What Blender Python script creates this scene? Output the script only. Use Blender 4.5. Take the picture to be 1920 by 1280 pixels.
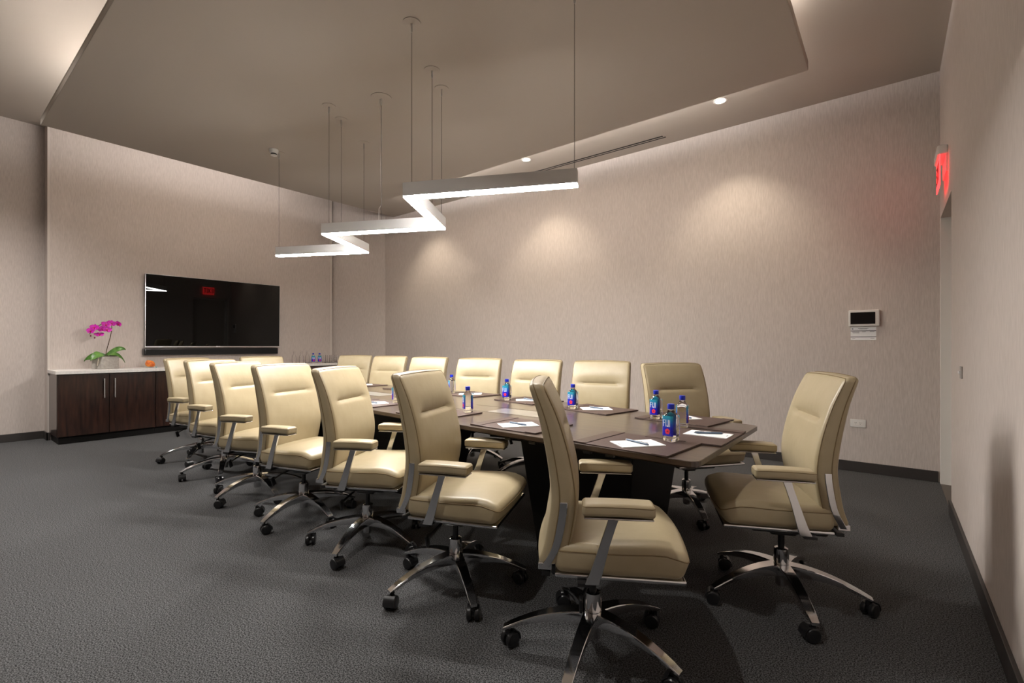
import bpy, bmesh, math, random
from mathutils import Vector, Matrix, Euler
random.seed(7)
for o in list(bpy.data.objects):
    bpy.data.objects.remove(o)
scn = bpy.context.scene
col = scn.collection
R = math.radians

# ------------------------------------------------------------------ camera, world, exposure
cd = bpy.data.cameras.new('camera')
cam = bpy.data.objects.new('camera', cd)
col.objects.link(cam)
cam.location = (0, 0, 1.2)
cam.rotation_euler = (R(90), 0, R(38.4))
cd.sensor_width = 36
cd.lens = 894 / 1920 * 36
cd.shift_y = 9 / 1920
cd.clip_start = 0.02
scn.camera = cam
w = bpy.data.worlds.new('world')
scn.world = w
w.use_nodes = True
w.node_tree.nodes['Background'].inputs[0].default_value = (0.9, 0.95, 1, 1)
w.node_tree.nodes['Background'].inputs[1].default_value = 0.0
vs = scn.view_settings
vs.view_transform = 'Standard'
vs.look = 'None'
vs.gamma = 1
vs.use_curve_mapping = False
vs.exposure = 0.68
PENDANT = 116.0     # light given off by the zigzag lamp
COVE = 24.0        # light given off by the strips on the ceiling cloud
SPOT = 40.0       # watts of each wall washer
ROOM_FILL = 150.0       # base watts of the added, unseen fill spots on the open side
#        # watts of each wall washer

# ------------------------------------------------------------------ materials
def lin(c):
    return tuple(((v / 255) / 12.92 if v <= 10 else ((v / 255 + 0.055) / 1.055) ** 2.4) for v in c) + (1,)

def mat(name, color, rough=0.5, metal=0.0, **kw):
    m = bpy.data.materials.new(name)
    m.use_nodes = True
    b = m.node_tree.nodes['Principled BSDF']
    b.inputs['Base Color'].default_value = color if len(color) == 4 else tuple(color) + (1,)
    b.inputs['Roughness'].default_value = rough
    b.inputs['Metallic'].default_value = metal
    for k, v in kw.items():
        b.inputs[k].default_value = v
    return m

def tree(m):
    nt = m.node_tree
    return nt, nt.nodes, nt.links, nt.nodes['Principled BSDF']

def vary(m, c1, c2, scale, noise=6.0, detail=4.0, lo=0.35, hi=0.65, bump=0.0, dist=0.01, coord='Object', wave=None):
    """two-tone noise colour and optional bump"""
    nt, N, L, b = tree(m)
    tc = N.new('ShaderNodeTexCoord')
    mp = N.new('ShaderNodeMapping')
    mp.inputs['Scale'].default_value = scale
    L.new(tc.outputs[coord], mp.inputs[0])
    nz = N.new('ShaderNodeTexNoise')
    nz.inputs['Scale'].default_value = noise
    nz.inputs['Detail'].default_value = detail
    L.new(mp.outputs[0], nz.inputs[0])
    rp = N.new('ShaderNodeValToRGB')
    rp.color_ramp.elements[0].position = lo
    rp.color_ramp.elements[1].position = hi
    rp.color_ramp.elements[0].color = c1 if len(c1) == 4 else tuple(c1) + (1,)
    rp.color_ramp.elements[1].color = c2 if len(c2) == 4 else tuple(c2) + (1,)
    L.new(nz.outputs[0], rp.inputs[0])
    L.new(rp.outputs[0], b.inputs['Base Color'])
    if bump:
        bp = N.new('ShaderNodeBump')
        bp.inputs['Strength'].default_value = bump
        bp.inputs['Distance'].default_value = dist
        L.new(nz.outputs[0], bp.inputs['Height'])
        L.new(bp.outputs[0], b.inputs['Normal'])
    return m

def emis(name, color, strength):
    m = bpy.data.materials.new(name)
    m.use_nodes = True
    N = m.node_tree.nodes
    N.remove(N['Principled BSDF'])
    e = N.new('ShaderNodeEmission')
    e.inputs[0].default_value = tuple(color) + (1,)
    e.inputs[1].default_value = strength
    m.node_tree.links.new(e.outputs[0], N['Material Output'].inputs[0])
    return m

M = {}
M['wallpaper'] = vary(mat('wallpaper', (.5, .45, .4), 0.75), (.485, .425, .388), (.585, .518, .478), (95, 95, 9), 1.5, 4, .32, .68, .28, .003)
M['paint'] = mat('ceiling_paint', (.46, .405, .348), 0.85)
M['white_paint'] = mat('white_paint', (.72, .69, .65), 0.6)
M['door_paint'] = mat('door_paint', (.5, .45, .4), 0.5)
M['trim_paint'] = mat('trim_paint', (.58, .52, .475), .5)
M['base'] = mat('baseboard_vinyl', (.035, .03, .028), 0.45)
M['carpet'] = vary(mat('carpet', (.05, .05, .05), 1.0), (.004, .004, .0043), (.118, .118, .121), (1, 1, 1), 185, 2.5, .40, .62, .22, .003)
M['leather'] = vary(mat('cream_leather', (.6, .48, .28), 0.38), (.365, .298, .183), (.4, .33, .21), (1, 1, 1), 9, 3, .3, .7)
def leather_bump(m):
    nt, N, L, b = tree(m)
    tc = N.new('ShaderNodeTexCoord')
    v = N.new('ShaderNodeTexVoronoi'); v.inputs['Scale'].default_value = 420
    n = N.new('ShaderNodeTexNoise'); n.inputs['Scale'].default_value = 16; n.inputs['Detail'].default_value = 2
    mp = N.new('ShaderNodeMapping'); mp.inputs['Scale'].default_value = (1.1, .6, .7)
    L.new(tc.outputs['Object'], v.inputs[0]); L.new(tc.outputs['Object'], mp.inputs[0]); L.new(mp.outputs[0], n.inputs[0])
    b1 = N.new('ShaderNodeBump'); b1.inputs['Strength'].default_value = .12; b1.inputs['Distance'].default_value = .001
    b2 = N.new('ShaderNodeBump'); b2.inputs['Strength'].default_value = .10; b2.inputs['Distance'].default_value = .012
    L.new(v.outputs[0], b1.inputs['Height']); L.new(n.outputs[0], b2.inputs['Height'])
    L.new(b1.outputs[0], b2.inputs['Normal']); L.new(b2.outputs[0], b.inputs['Normal'])
leather_bump(M['leather'])
M['seam'] = mat('seam_piping', (.2, .14, .065), 0.5)
M['chrome'] = mat('polished_aluminium', (.72, .72, .73), 0.1, 1.0)
M['black'] = mat('black_plastic', (.012, .012, .013), 0.3)
M['wood'] = vary(mat('dark_walnut', (.05, .03, .02), 0.3), (.035, .021, .014), (.085, .055, .036), (1.2, 14, 14), 3.2, 6, .3, .75)
tree(M['wood'])[3].inputs['Coat Weight'].default_value = .6
tree(M['wood'])[3].inputs['Coat Roughness'].default_value = .22
M['cabinet'] = vary(mat('cabinet_wenge', (.03, .012, .008), 0.28), (.006, .002, .0015), (.048, .017, .0095), (10, 10, 1.1), 3.0, 6, .3, .75)
tree(M['cabinet'])[3].inputs['Coat Weight'].default_value = .5
tree(M['cabinet'])[3].inputs['Coat Roughness'].default_value = .1
M['base_black'] = mat('black_stained_wood', (.006, .005, .0045), 0.55)
tree(M['base_black'])[3].inputs['Specular IOR Level'].default_value = .2
M['quartz'] = vary(mat('white_quartz', (.7, .68, .65), 0.25), (.66, .63, .6), (.74, .72, .69), (1, 1, 1), 40, 3)
M['pad'] = vary(mat('brown_leather', (.06, .035, .028), 0.5), (.058, .033, .027), (.08, .047, .038), (1, 1, 1), 60, 4, .3, .7, .3, .001)
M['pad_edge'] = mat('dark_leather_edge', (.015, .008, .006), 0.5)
M['paper'] = mat('paper', (.85, .85, .85), 0.7)
M['pen'] = mat('pen_slate_blue', (.09, .13, .19), 0.3)
M['ink'] = mat('ink', (.03, .03, .035), 0.6)
M['grey_ink'] = mat('grey_ink', (.3, .3, .31), 0.6)
M['screen'] = mat('screen_glass', (.002, .002, .002), 0.012)
tree(M['screen'])[3].inputs['Specular IOR Level'].default_value = .3
M['steel'] = mat('brushed_steel', (.6, .6, .6), 0.28, 1.0)
M['cable'] = mat('dark_steel_cable', (.09, .08, .07), .5)
M['fixture'] = mat('fixture_grey', (.78, .77, .76), 0.4)
M['lens'] = emis('lamp_lens', (1, .965, .92), PENDANT)
M['led'] = emis('led_strip', (1, .95, .91), COVE)
M['led_wide'] = emis('led_strip_wide', (1, .96, .93), COVE * 1.7)
M['spot_lens'] = emis('spot_lens', (1, .9, .7), 30)
M['red'] = emis('exit_red', (1, .03, .03), 3.4)
M['plastic'] = mat('white_plastic', (.7, .68, .65), 0.4)
M['dark_slot'] = mat('black_slot', (.004, .004, .004), 0.7)
M['pet'] = mat('clear_bottle', (1, 1, 1), 0.02, 0, IOR=1.33)
tree(M['pet'])[3].inputs['Transmission Weight'].default_value = 1
M['glass'] = mat('drinking_glass', (1, 1, 1), 0.01, 0, IOR=1.45)
tree(M['glass'])[3].inputs['Transmission Weight'].default_value = 1
M['cap'] = mat('blue_cap', (.005, .02, .42), 0.35)
M['print_white'] = mat('white_print', (.9, .9, .92), 0.5)
M['print_pink'] = mat('pink_print', (.85, .03, .07), 0.5)
M['print_red'] = mat('dark_red_print', (.4, .004, .02), 0.5)
M['concrete'] = vary(mat('concrete_pot', (.4, .37, .34), 0.8), (.35, .32, .29), (.45, .42, .38), (1, 1, 1), 30, 4)
M['leaf'] = vary(mat('orchid_leaf', (.08, .2, .03), 0.4), (.035, .12, .015), (.13, .28, .05), (1, 1, 1), 14, 3)
M['petal'] = vary(mat('orchid_petal', (.5, .01, .35), 0.5), (.42, .005, .28), (.62, .02, .45), (1, 1, 1), 30, 3)
M['petal_lip'] = mat('orchid_lip', (.45, .004, .06), 0.5)
M['stem'] = mat('orchid_stem', (.09, .06, .03), 0.6)
M['root'] = mat('aerial_root', (.55, .48, .36), 0.7)
M['soil'] = mat('moss', (.05, .04, .025), 0.9)
M['orange'] = vary(mat('orange_stone', (.7, .16, .02), 0.35), (.55, .08, .01), (.85, .3, .04), (1, 1, 1), 22, 3)
M['dish'] = mat('white_dish', (.75, .74, .7), 0.3)
M['teal'] = mat('teal_bead', (.02, .3, .3), 0.3)

def label_mat():
    m = mat('bottle_label', (.02, .1, .5), 0.35)
    nt, N, L, b = tree(m)
    tc = N.new('ShaderNodeTexCoord'); sp = N.new('ShaderNodeSeparateXYZ'); mr = N.new('ShaderNodeMapRange')
    mr.inputs[1].default_value = .03; mr.inputs[2].default_value = .125
    rp = N.new('ShaderNodeValToRGB')
    e = rp.color_ramp.elements
    e[0].position = 0; e[0].color = (.012, .006, .45, 1)
    e[1].position = 1; e[1].color = (.02, .36, .42, 1)
    x = e.new(.38); x.color = (.008, .01, .5, 1)
    x = e.new(.62); x.color = (.01, .12, .5, 1)
    L.new(tc.outputs['Object'], sp.inputs[0]); L.new(sp.outputs[2], mr.inputs[0]); L.new(mr.outputs[0], rp.inputs[0]); L.new(rp.outputs[0], b.inputs['Base Color'])
    return m
M['label'] = label_mat()

# ------------------------------------------------------------------ mesh helpers
class MB:
    """collects vertices and faces"""
    def __init__(s): s.v = []; s.f = []
    def add(s, v, f, mx=None):
        n = len(s.v)
        s.v += [tuple(mx @ Vector(p)) if mx else tuple(p) for p in v]
        s.f += [tuple(i + n for i in q) for q in f]
        return s
    def box(s, x0, x1, y0, y1, z0, z1, mx=None):
        v = [(x, y, z) for z in (z0, z1) for y in (y0, y1) for x in (x0, x1)]
        return s.add(v, [(0, 2, 3, 1), (4, 5, 7, 6), (0, 1, 5, 4), (2, 6, 7, 3), (0, 4, 6, 2), (1, 3, 7, 5)], mx)
    def lathe(s, prof, n=20, mx=None, cap=True):
        v = []; f = []
        for r, z in prof:
            for i in range(n):
                a = 2 * math.pi * i / n
                v.append((r * math.cos(a), r * math.sin(a), z))
        for k in range(len(prof) - 1):
            for i in range(n):
                j = (i + 1) % n
                f.append((k * n + i, k * n + j, (k + 1) * n + j, (k + 1) * n + i))
        if cap:
            f.append(tuple(reversed(range(n)))); m = (len(prof) - 1) * n
            f.append(tuple(range(m, m + n)))
        return s.add(v, f, mx)
    def tube(s, pts, r, n=8, closed=False):
        pts = [Vector(p) for p in pts]; m = len(pts); v = []; f = []
        rr = r if isinstance(r, (list, tuple)) else [r] * m
        up = None
        for i, p in enumerate(pts):
            a = pts[(i - 1) % m] if closed or i > 0 else p
            b = pts[(i + 1) % m] if closed or i < m - 1 else p
            t = (b - a).normalized()
            if up is None: up = Vector((0, 0, 1)) if abs(t.z) < .9 else Vector((1, 0, 0))
            q = t.cross(up)
            if q.length < 1e-5: q = t.cross(Vector((1, 0, 0)))
            q.normalize(); up = q.cross(t).normalized()
            for k in range(n):
                an = 2 * math.pi * k / n
                v.append(tuple(p + (q * math.cos(an) + up * math.sin(an)) * rr[i]))
        for i in range(m if closed else m - 1):
            j = (i + 1) % m
            for k in range(n):
                l = (k + 1) % n
                f.append((i * n + k, i * n + l, j * n + l, j * n + k))
        if not closed:
            f.append(tuple(reversed(range(n)))); f.append(tuple(range((m - 1) * n, m * n)))
        return s.add(v, f)
    def prism(s, poly, z0, z1, mx=None):
        n = len(poly)
        v = [(x, y, z0) for x, y in poly] + [(x, y, z1) for x, y in poly]
        f = [tuple(reversed(range(n))), tuple(range(n, 2 * n))] + [(i, (i + 1) % n, n + (i + 1) % n, n + i) for i in range(n)]
        return s.add(v, f, mx)
    def mesh(s, name, m, smooth=False, angle=None, bevel=0):
        me = bpy.data.meshes.new(name)
        me.from_pydata(s.v, [], s.f)
        bm = bmesh.new(); bm.from_mesh(me)
        bmesh.ops.recalc_face_normals(bm, faces=bm.faces)
        if bevel:
            ed = [e for e in bm.edges if len(e.link_faces) == 2 and e.calc_face_angle(0) > .6]
            bmesh.ops.bevel(bm, geom=ed, offset=bevel, segments=2, profile=.5, affect='EDGES', clamp_overlap=True)
        if smooth:
            for q in bm.faces: q.smooth = True
            lim = R(angle or 40)
            for e in bm.edges:
                if len(e.link_faces) == 2 and e.calc_face_angle(0) > lim: e.smooth = False
        bm.to_mesh(me); bm.free()
        me.materials.append(m)
        return me

def link(name, data, parent=None, loc=(0, 0, 0), rot=(0, 0, 0)):
    o = bpy.data.objects.new(name, data)
    col.objects.link(o)
    o.location = loc; o.rotation_euler = rot
    if parent: o.parent = parent
    return o

def tag(o, label=None, cat=None, group=None, kind=None):
    if label: o['label'] = label
    if cat: o['category'] = cat
    if group: o['group'] = group
    if kind: o['kind'] = kind
    return o

def thing(name, label, cat, loc=(0, 0, 0), rz=0, group=None):
    return tag(link(name, None, None, loc, (0, 0, rz)), label, cat, group)

def struct(name, mb, m, label=None, bevel=0):
    return tag(link(name, mb.mesh(name, m, bevel=bevel)), label, None, None, 'structure')

def rbox(dx, dy, dz, r, n=(1, 1, 1), nc=3, deform=None):
    """rounded box centred on the origin; n = inner divisions on each axis"""
    h = (dx / 2, dy / 2, dz / 2); inn = [a - r for a in h]
    ax = []
    for k in range(3):
        c = [inn[k] + r * math.tan(R(45) * i / nc) for i in range(nc + 1)]
        mid = [-inn[k] + 2 * inn[k] * i / n[k] for i in range(1, n[k])]
        ax.append([-x for x in reversed(c)] + mid + c)
    key = {}; V = []; Fc = []
    def put(p):
        q = [max(-inn[k], min(inn[k], p[k])) for k in range(3)]
        d = Vector([p[k] - q[k] for k in range(3)])
        d = d.normalized() * r if d.length > 1e-9 else d
        t = (q[0] + d.x, q[1] + d.y, q[2] + d.z)
        k = tuple(round(c, 6) for c in t)
        if k not in key:
            key[k] = len(V); V.append(deform(*t) if deform else t)
        return key[k]
    for k in range(3):
        a, b = (k + 1) % 3, (k + 2) % 3
        for sgn in (-1, 1):
            for i in range(len(ax[a]) - 1):
                for j in range(len(ax[b]) - 1):
                    ids = []
                    for (s, t) in ((i, j), (i + 1, j), (i + 1, j + 1), (i, j + 1)):
                        p = [0, 0, 0]; p[k] = sgn * h[k]; p[a] = ax[a][s]; p[b] = ax[b][t]
                        ids.append(put(p))
                    ids = list(dict.fromkeys(ids))
                    if len(ids) > 2: Fc.append(tuple(ids if sgn > 0 else reversed(ids)))
    return V, Fc

def rr_path(hx, hy, r, n=5, m=8):
    """points round a rounded rectangle"""
    P = []
    for q, (sx, sy) in enumerate(((1, 1), (-1, 1), (-1, -1), (1, -1))):
        for i in range(n + 1):
            a = R(90 * q + 90 * i / n)
            P.append((sx * (hx - r) + r * math.cos(a), sy * (hy - r) + r * math.sin(a)))
    out = []
    for i, p in enumerate(P):
        b = P[(i + 1) % len(P)]; d_ = math.hypot(b[0] - p[0], b[1] - p[1]); k = m if d_ > 2 * r else 1
        out += [(p[0] + (b[0] - p[0]) * j / k, p[1] + (b[1] - p[1]) * j / k) for j in range(k)]
    return out

def interp(xs, ys, x):
    """smooth interpolation through points"""
    if x <= xs[0]: return ys[0]
    if x >= xs[-1]: return ys[-1]
    for i in range(len(xs) - 1):
        if x <= xs[i + 1]:
            h = xs[i + 1] - xs[i]; t = (x - xs[i]) / h
            m0 = (ys[i + 1] - ys[i - 1]) / (xs[i + 1] - xs[i - 1]) if i > 0 else (ys[1] - ys[0]) / h
            m1 = (ys[i + 2] - ys[i]) / (xs[i + 2] - xs[i]) if i < len(xs) - 2 else (ys[-1] - ys[-2]) / h
            return (2*t**3-3*t*t+1)*ys[i] + (t**3-2*t*t+t)*h*m0 + (-2*t**3+3*t*t)*ys[i+1] + (t**3-t*t)*h*m1

# ------------------------------------------------------------------ the room
XR, YB, XL, XF = 0.345, 5.64, -8.66, -8.43     # right wall, long wall, far wall, feature wall
ZH, ZLO, YN = 4.06, 3.627, -5.0                # high ceiling, low ceiling, wall behind the camera
XA = -7.565                                    # where the long wall ends
struct('floor', MB().box(XL - .1, XR + .5, YN - .1, 7.1, -.1, 0), M['carpet'], 'dark charcoal speckled carpet floor')
struct('ceiling', MB().box(XL - .1, XR + .5, YN - .1, 7.1, ZH, ZH + .1), M['paint'], 'high taupe painted ceiling above the hung ceiling panel')
struct('ceiling', MB().box(-7.3, -1.2, 4.2, YB, ZLO, ZH).box(-1.2, XR + .4, 2.4, YB, ZLO, ZH), M['paint'], 'lower taupe ceiling along the long wall with the air slot')
struct('wall_left', MB().box(XL - .1, XL, YN, 7.0, 0, ZH), M['wallpaper'], 'textured beige wall left of and behind the screen wall')
struct('wall_feature', MB().box(XL, XF, 1.09, 5.043, 0, ZH), M['wallpaper'], 'projecting beige wall that carries the black screen', .004)
struct('wall_back', MB().box(XA, XR + .4, YB, 7.0, 0, ZH), M['wallpaper'], 'long beige textured wall behind the far chairs', .003)
struct('wall_angled', MB().prism([(XL, 4.96), (XF - .15, 5.043), (XA, YB), (XA, 7.0), (XL, 7.0)], 0, ZH), M['wallpaper'], 'short angled beige wall between the screen wall and the long wall')
struct('wall_front', MB().box(XL, XR + .4, YN - .1, YN, 0, ZH), M['wallpaper'], 'beige wall behind the camera')
DY0, DY1, DZ = 4.63, 5.56, 2.315
struct('wall_right', MB().box(XR, XR + .4, YN, DY0, 0, ZH).box(XR, XR + .4, DY0, YB, DZ, ZH).box(XR, XR + .4, DY1 + .05, YB, 0, DZ),
       M['wallpaper'], 'beige textured wall at the right with the doorway')
struct('trim_1', MB().box(XF, XF + .006, 4.995, 5.046, 0, ZH), M['trim_paint'], 'pale corner strip on the right edge of the screen wall')
struct('trim_2', MB().box(XF, XF + .004, 1.086, 1.11, 0, ZH), M['trim_paint'], 'pale corner strip on the left edge of the screen wall')
struct('baseboard_back', MB().box(XA, XR - .01, YB - .014, YB, 0, .097), M['base'], 'dark baseboard along the long wall', .003)
struct('baseboard_right', MB().box(XR - .016, XR, YN, DY0 - .005, 0, .1), M['base'], 'dark baseboard along the right wall', .003)
struct('baseboard_left', MB().box(XL, XL + .014, YN, 1.09, 0, .1), M['base'], 'dark baseboard on the wall left of the cabinets', .003)
struct('baseboard_feature', MB().box(XF, XF + .014, 1.075, 1.11, 0, .1).box(XL + .014, XF + .014, 1.075, 1.09, 0, .1), M['base'], 'dark baseboard end beside the cabinets', .003)
d = tag(link('door_1', None, None, (0, 0, 0)), 'beige door set deep in the right wall below the exit sign', None, None, 'structure')
fr = MB().box(XR, XR + .3, DY1, DY1 + .05, 0, DZ).box(XR + .07, XR + .1, DY1 - .022, DY1, 0, DZ).box(XR + .2, XR + .3, DY1 - .03, DY1, 0, DZ)
fr.box(XR + .2, XR + .3, DY0, DY1, DZ - .04, DZ).box(XR + .2, XR + .3, DY0, DY0 + .03, 0, DZ)
link('door_frame', fr.mesh('door_frame', M['white_paint'], bevel=.002), d)
lf = link('door_leaf', MB().box(XR + .215, XR + .26, DY0 + .032, DY1 - .032, .01, DZ - .042).mesh('door_leaf', M['door_paint']), d)
link('door_handle', MB().tube([(XR + .215, DY0 + .1, 1), (XR + .16, DY0 + .1, 1), (XR + .16, DY0 + .22, 1)], .009, 10).mesh('door_handle', M['steel'], True), lf)
link('threshold', MB().box(XR, XR + .3, DY0, DY1, 0, .004).mesh('threshold', mat('threshold_brown', (.09, .07, .055), .5)), d)

# hung ceiling panel ("cloud") with light strips lying on top of it
K = 2.18; ZC = 1.2 + K
CX0, CX1, CY0, CY1 = -3.008 * K, -.232 * K, .365 * K, 2.022 * K
cl = tag(link('ceiling_panel', None, None, (0, 0, 0)), 'large taupe hung ceiling panel with glowing edges', None, None, 'structure')
link('panel_slab', MB().box(CX0, CX1, CY0, CY1, ZC, ZC + .055).mesh('panel_slab', M['paint'], bevel=.003), cl)
LP = .016
link('panel_lip', MB().box(CX0, CX1, CY0, CY0 + .012, ZC + .055, ZC + .055 + LP).box(CX0, CX1, CY1 - .012, CY1, ZC + .055, ZC + .055 + LP).box(CX0, CX0 + .012, CY0, CY1, ZC + .055, ZC + .055 + LP).box(CX1 - .012, CX1, CY0, CY1, ZC + .055, ZC + .055 + LP).mesh('panel_lip', M['paint']), cl)
link('panel_core', MB().box(-5.7, -1.4, 1.65, 3.0, ZC + .055, ZH).mesh('panel_core', M['paint']), cl)
zt = ZC + .056; i_ = .09; g = .55
for x0, x1, y0, y1 in ((CX0 + i_, CX0 + i_ + .14, CY0 + g, CY1 - g), (CX1 - i_ - .022, CX1 - i_, CY0 + g, CY1 - g),
                       (CX0 + g, CX1 - g, CY0 + i_, CY0 + i_ + .022), (CX0 + g, CX1 - g, CY1 - i_ - .14, CY1 - i_)):
    link('light_strip', MB().box(x0, x1, y0, y1, zt, zt + (.024 if min(x1 - x0, y1 - y0) > .1 else .012)).mesh('light_strip', M['led_wide' if min(x1 - x0, y1 - y0) > .1 else 'led']), cl)

# air slot in the low ceiling
sl = tag(link('air_slot', None), 'long black double slot air diffuser in the lower ceiling', 'air diffuser')
for k in (0, 1):
    link('slot', MB().box(-4.5, -2.057 + .02 * k, 5.385 + .042 * k, 5.411 + .042 * k, ZLO - .002, ZLO + .0).mesh('slot', M['dark_slot']), sl)
link('divider', MB().box(-4.5, -2.045, 5.411, 5.427, ZLO - .003, ZLO).mesh('divider', M['paint']), sl)

# recessed wall washers
where = ('nearest the right wall', 'in the middle of the lower ceiling', 'farthest from the right wall, behind the zigzag lamp')
ring = MB().lathe([(.05, 0), (.064, 0), (.066, -.004), (.05, -.006), (.048, -.002)], 28).mesh('trim_ring', M['white_paint'], True)
lens = MB().lathe([(.047, -.003), (.047, -.001)], 24).mesh('lamp_lens', M['spot_lens'])
for x, wd in zip((-1.315, -3.705, -6.095), where):
    t = thing('recessed_downlight', 'small round recessed ceiling spot ' + wd, 'downlight', (x, 4.973, ZLO), 0, 'recessed ceiling spots')
    link('trim_ring', ring, t); link('lamp_lens', lens, t)
    ld = bpy.data.lights.new('spot_beam', 'SPOT')
    ld.energy = SPOT; ld.spot_size = R(94); ld.spot_blend = .7; ld.color = (1, .88, .68); ld.shadow_soft_size = .04
    link('spot_beam', ld, t, (0, .0, -.02), (R(8), 0, 0))

for x, pw, wd in zip((-6.9, -5.2, -3.4, -1.4), (2.2, .8, .4, .9), ('nearest the screen wall', 'second from the screen wall', 'third from the screen wall', 'fourth from the screen wall')):  # fill spots added out of view to brighten the left floor and screen wall
    t = thing('recessed_downlight', 'added unseen fill spot in the high ceiling, ' + wd, 'downlight', (x, -.1, ZH), 0, 'added fill spots in the high ceiling')
    link('trim_ring', ring, t); link('lamp_lens', lens, t)
    ld = bpy.data.lights.new('spot_beam', 'SPOT')
    ld.energy = ROOM_FILL * pw; ld.spot_size = R(125); ld.spot_blend = .9; ld.color = (1, .95, .9); ld.shadow_soft_size = .05
    link('spot_beam', ld, t, (0, 0, -.02))

# ------------------------------------------------------------------ zigzag pendant
KP = .463 * K; ZP = 1.2 + KP
PP = [(a * KP, b * KP) for a, b in ((-5.326, 2.529), (-4.384, 3.007), (-3.962, 2.318), (-2.984, 2.796), (-2.542, 2.089), (-1.52, 2.573))]
pend = thing('pendant_lamp', 'grey zigzag linear pendant lamp hanging over the table', 'pendant lamp', (-3.6, 2.66, ZP))
OFF = Vector((-3.6, 2.66, ZP))
def offset(pts, d):
    out = []
    P = [Vector(p) for p in pts]
    for i, p in enumerate(P):
        n = []
        if i > 0: t = (P[i] - P[i-1]).normalized(); n.append(Vector((-t.y, t.x)))
        if i < len(P) - 1: t = (P[i+1] - P[i]).normalized(); n.append(Vector((-t.y, t.x)))
        b = sum(n, Vector((0, 0)))
        b = b.normalized()
        out.append(p + b * d / max(.35, b.dot(n[0])))
    return out
HWD = .034
oL, oR = offset(PP, HWD), offset(PP, -HWD)
iL, iR = offset(PP, HWD - .004), offset(PP, -HWD + .004)
for i in range(5):
    q = [tuple(v - OFF.xy) for v in (oL[i], oL[i+1], oR[i+1], oR[i])]
    b = link('lamp_bar', MB().prism(q, .006, .096).mesh('lamp_bar', M['fixture']), pend)
    q = [tuple(v - OFF.xy) for v in (iL[i], iL[i+1], iR[i+1], iR[i])]
    link('light_lens', MB().prism(q, -.006, .006).mesh('light_lens', M['lens']), b)
CAN = [(-1.159, .963), (-1.299, 1.173), (-1.364, 1.281), (-1.831, 1.083), (-1.897, 1.181), (-2.029, 1.386), (-2.478, 1.185), (-.700, 1.168)]
can = MB().lathe([(.005, 0), (.06, 0), (.06, -.004), (.02, -.007), (.006, -.009)], 28).mesh('canopy', M['paint'], True)
ferr = MB().lathe([(.007, 0), (.007, -.045), (.003, -.06)], 12).mesh('cable_grip', M['steel'], True)
topz = ZC - OFF.z
for a, b in CAN:
    x, y = a * K - OFF.x, b * K - OFF.y
    c = link('canopy', can, pend, (x, y, topz)); link('cable_grip', ferr, c, (0, 0, -.008))
    link('cable', MB().tube([(x, y, topz - .02), (x, y, .09)], .0019, 6).mesh('cable', M['cable']), pend)
x, y = -1.604 * K - OFF.x, 1.177 * K - OFF.y
big = MB().lathe([(.005, 0), (.09, 0), (.09, -.005), (.03, -.009), (.006, -.012)], 32).mesh('feed_canopy', M['paint'], True)
c = link('feed_canopy', big, pend, (x, y, topz)); link('cable_grip', ferr, c, (0, 0, -.008))
link('cable', MB().tube([(x, y, topz - .02), (x, y, .09)], .0019, 6).mesh('cable', M['cable']), pend)
pc = [(x - .025, y, topz - .01), (x - .02, y, topz - .07), (x - .006, y, topz - .14)] + [(x - .004, y + .003 * math.sin(k), topz - .14 - k * .1) for k in range(1, 9)] + [(x - .02, y - .01, .2), (x - .024, y - .01, .09)]
link('power_cord', MB().tube(pc, .0035, 8).mesh('power_cord', M['white_paint'], True), pend)

# smoke detector
sd = thing('smoke_detector', 'small round smoke detector on the hung ceiling panel', 'smoke detector', (-2.455 * K, 1.148 * K, ZC))
link('detector_base', MB().lathe([(.046, 0), (.05, -.008), (.044, -.03), (.034, -.045)], 28).mesh('detector_base', M['plastic'], True), sd)
link('sensor_vent', MB().lathe([(.03, -.045), (.032, -.05), (.032, -.06), (.028, -.062)], 24).mesh('sensor_vent', M['black'], True), sd)
link('sensor_cap', MB().lathe([(.034, -.062), (.034, -.067), (.02, -.073)], 24).mesh('sensor_cap', M['plastic'], True), sd)

# ------------------------------------------------------------------ wall things
tv = thing('television', 'large black flat television on the wall above the cabinets', 'television', (XF + .085, 3.035, 1.185))
tv.rotation_euler = (0, R(1.3), R(-2.6))
link('screen_body', MB().box(-.05, -.004, -.94, .94, .004, 1.056).mesh('screen_body', M['black'], bevel=.004), tv)
link('screen', MB().box(-.004, .0, -.94, .94, .02, 1.056).mesh('screen', M['screen']), tv)
link('bezel', MB().box(-.02, .004, -.944, -.938, 0, 1.06).box(-.02, .004, .938, .944, 0, 1.06).box(-.02, .004, -.944, .944, 1.056, 1.062).box(-.02, .006, -.944, .944, -.002, .018).mesh('bezel', M['steel']), tv)
link('maker_mark', MB().box(.006, .0075, -.035, -.012, .006, .022).box(.006, .0075, -.005, .022, .01, .02).mesh('maker_mark', M['print_white']), tv)
link('wall_mount', MB().box(-.08, -.05, -.3, .3, .25, .75).mesh('wall_mount', M['black']), tv)
sb = thing('soundbar', 'long black sound bar mounted under the television', 'sound bar', (XF, 3.02, 1.07))
link('soundbar_body', MB().add(*rbox(.1, 1.9, .1, .012, nc=2)).mesh('soundbar_body', M['black'], True), sb, (.05, 0, .05))
link('grille', MB().box(.099, .102, -.93, .93, .012, .088).mesh('grille', mat('speaker_cloth', (.006, .006, .006), .9)), sb)

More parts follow.
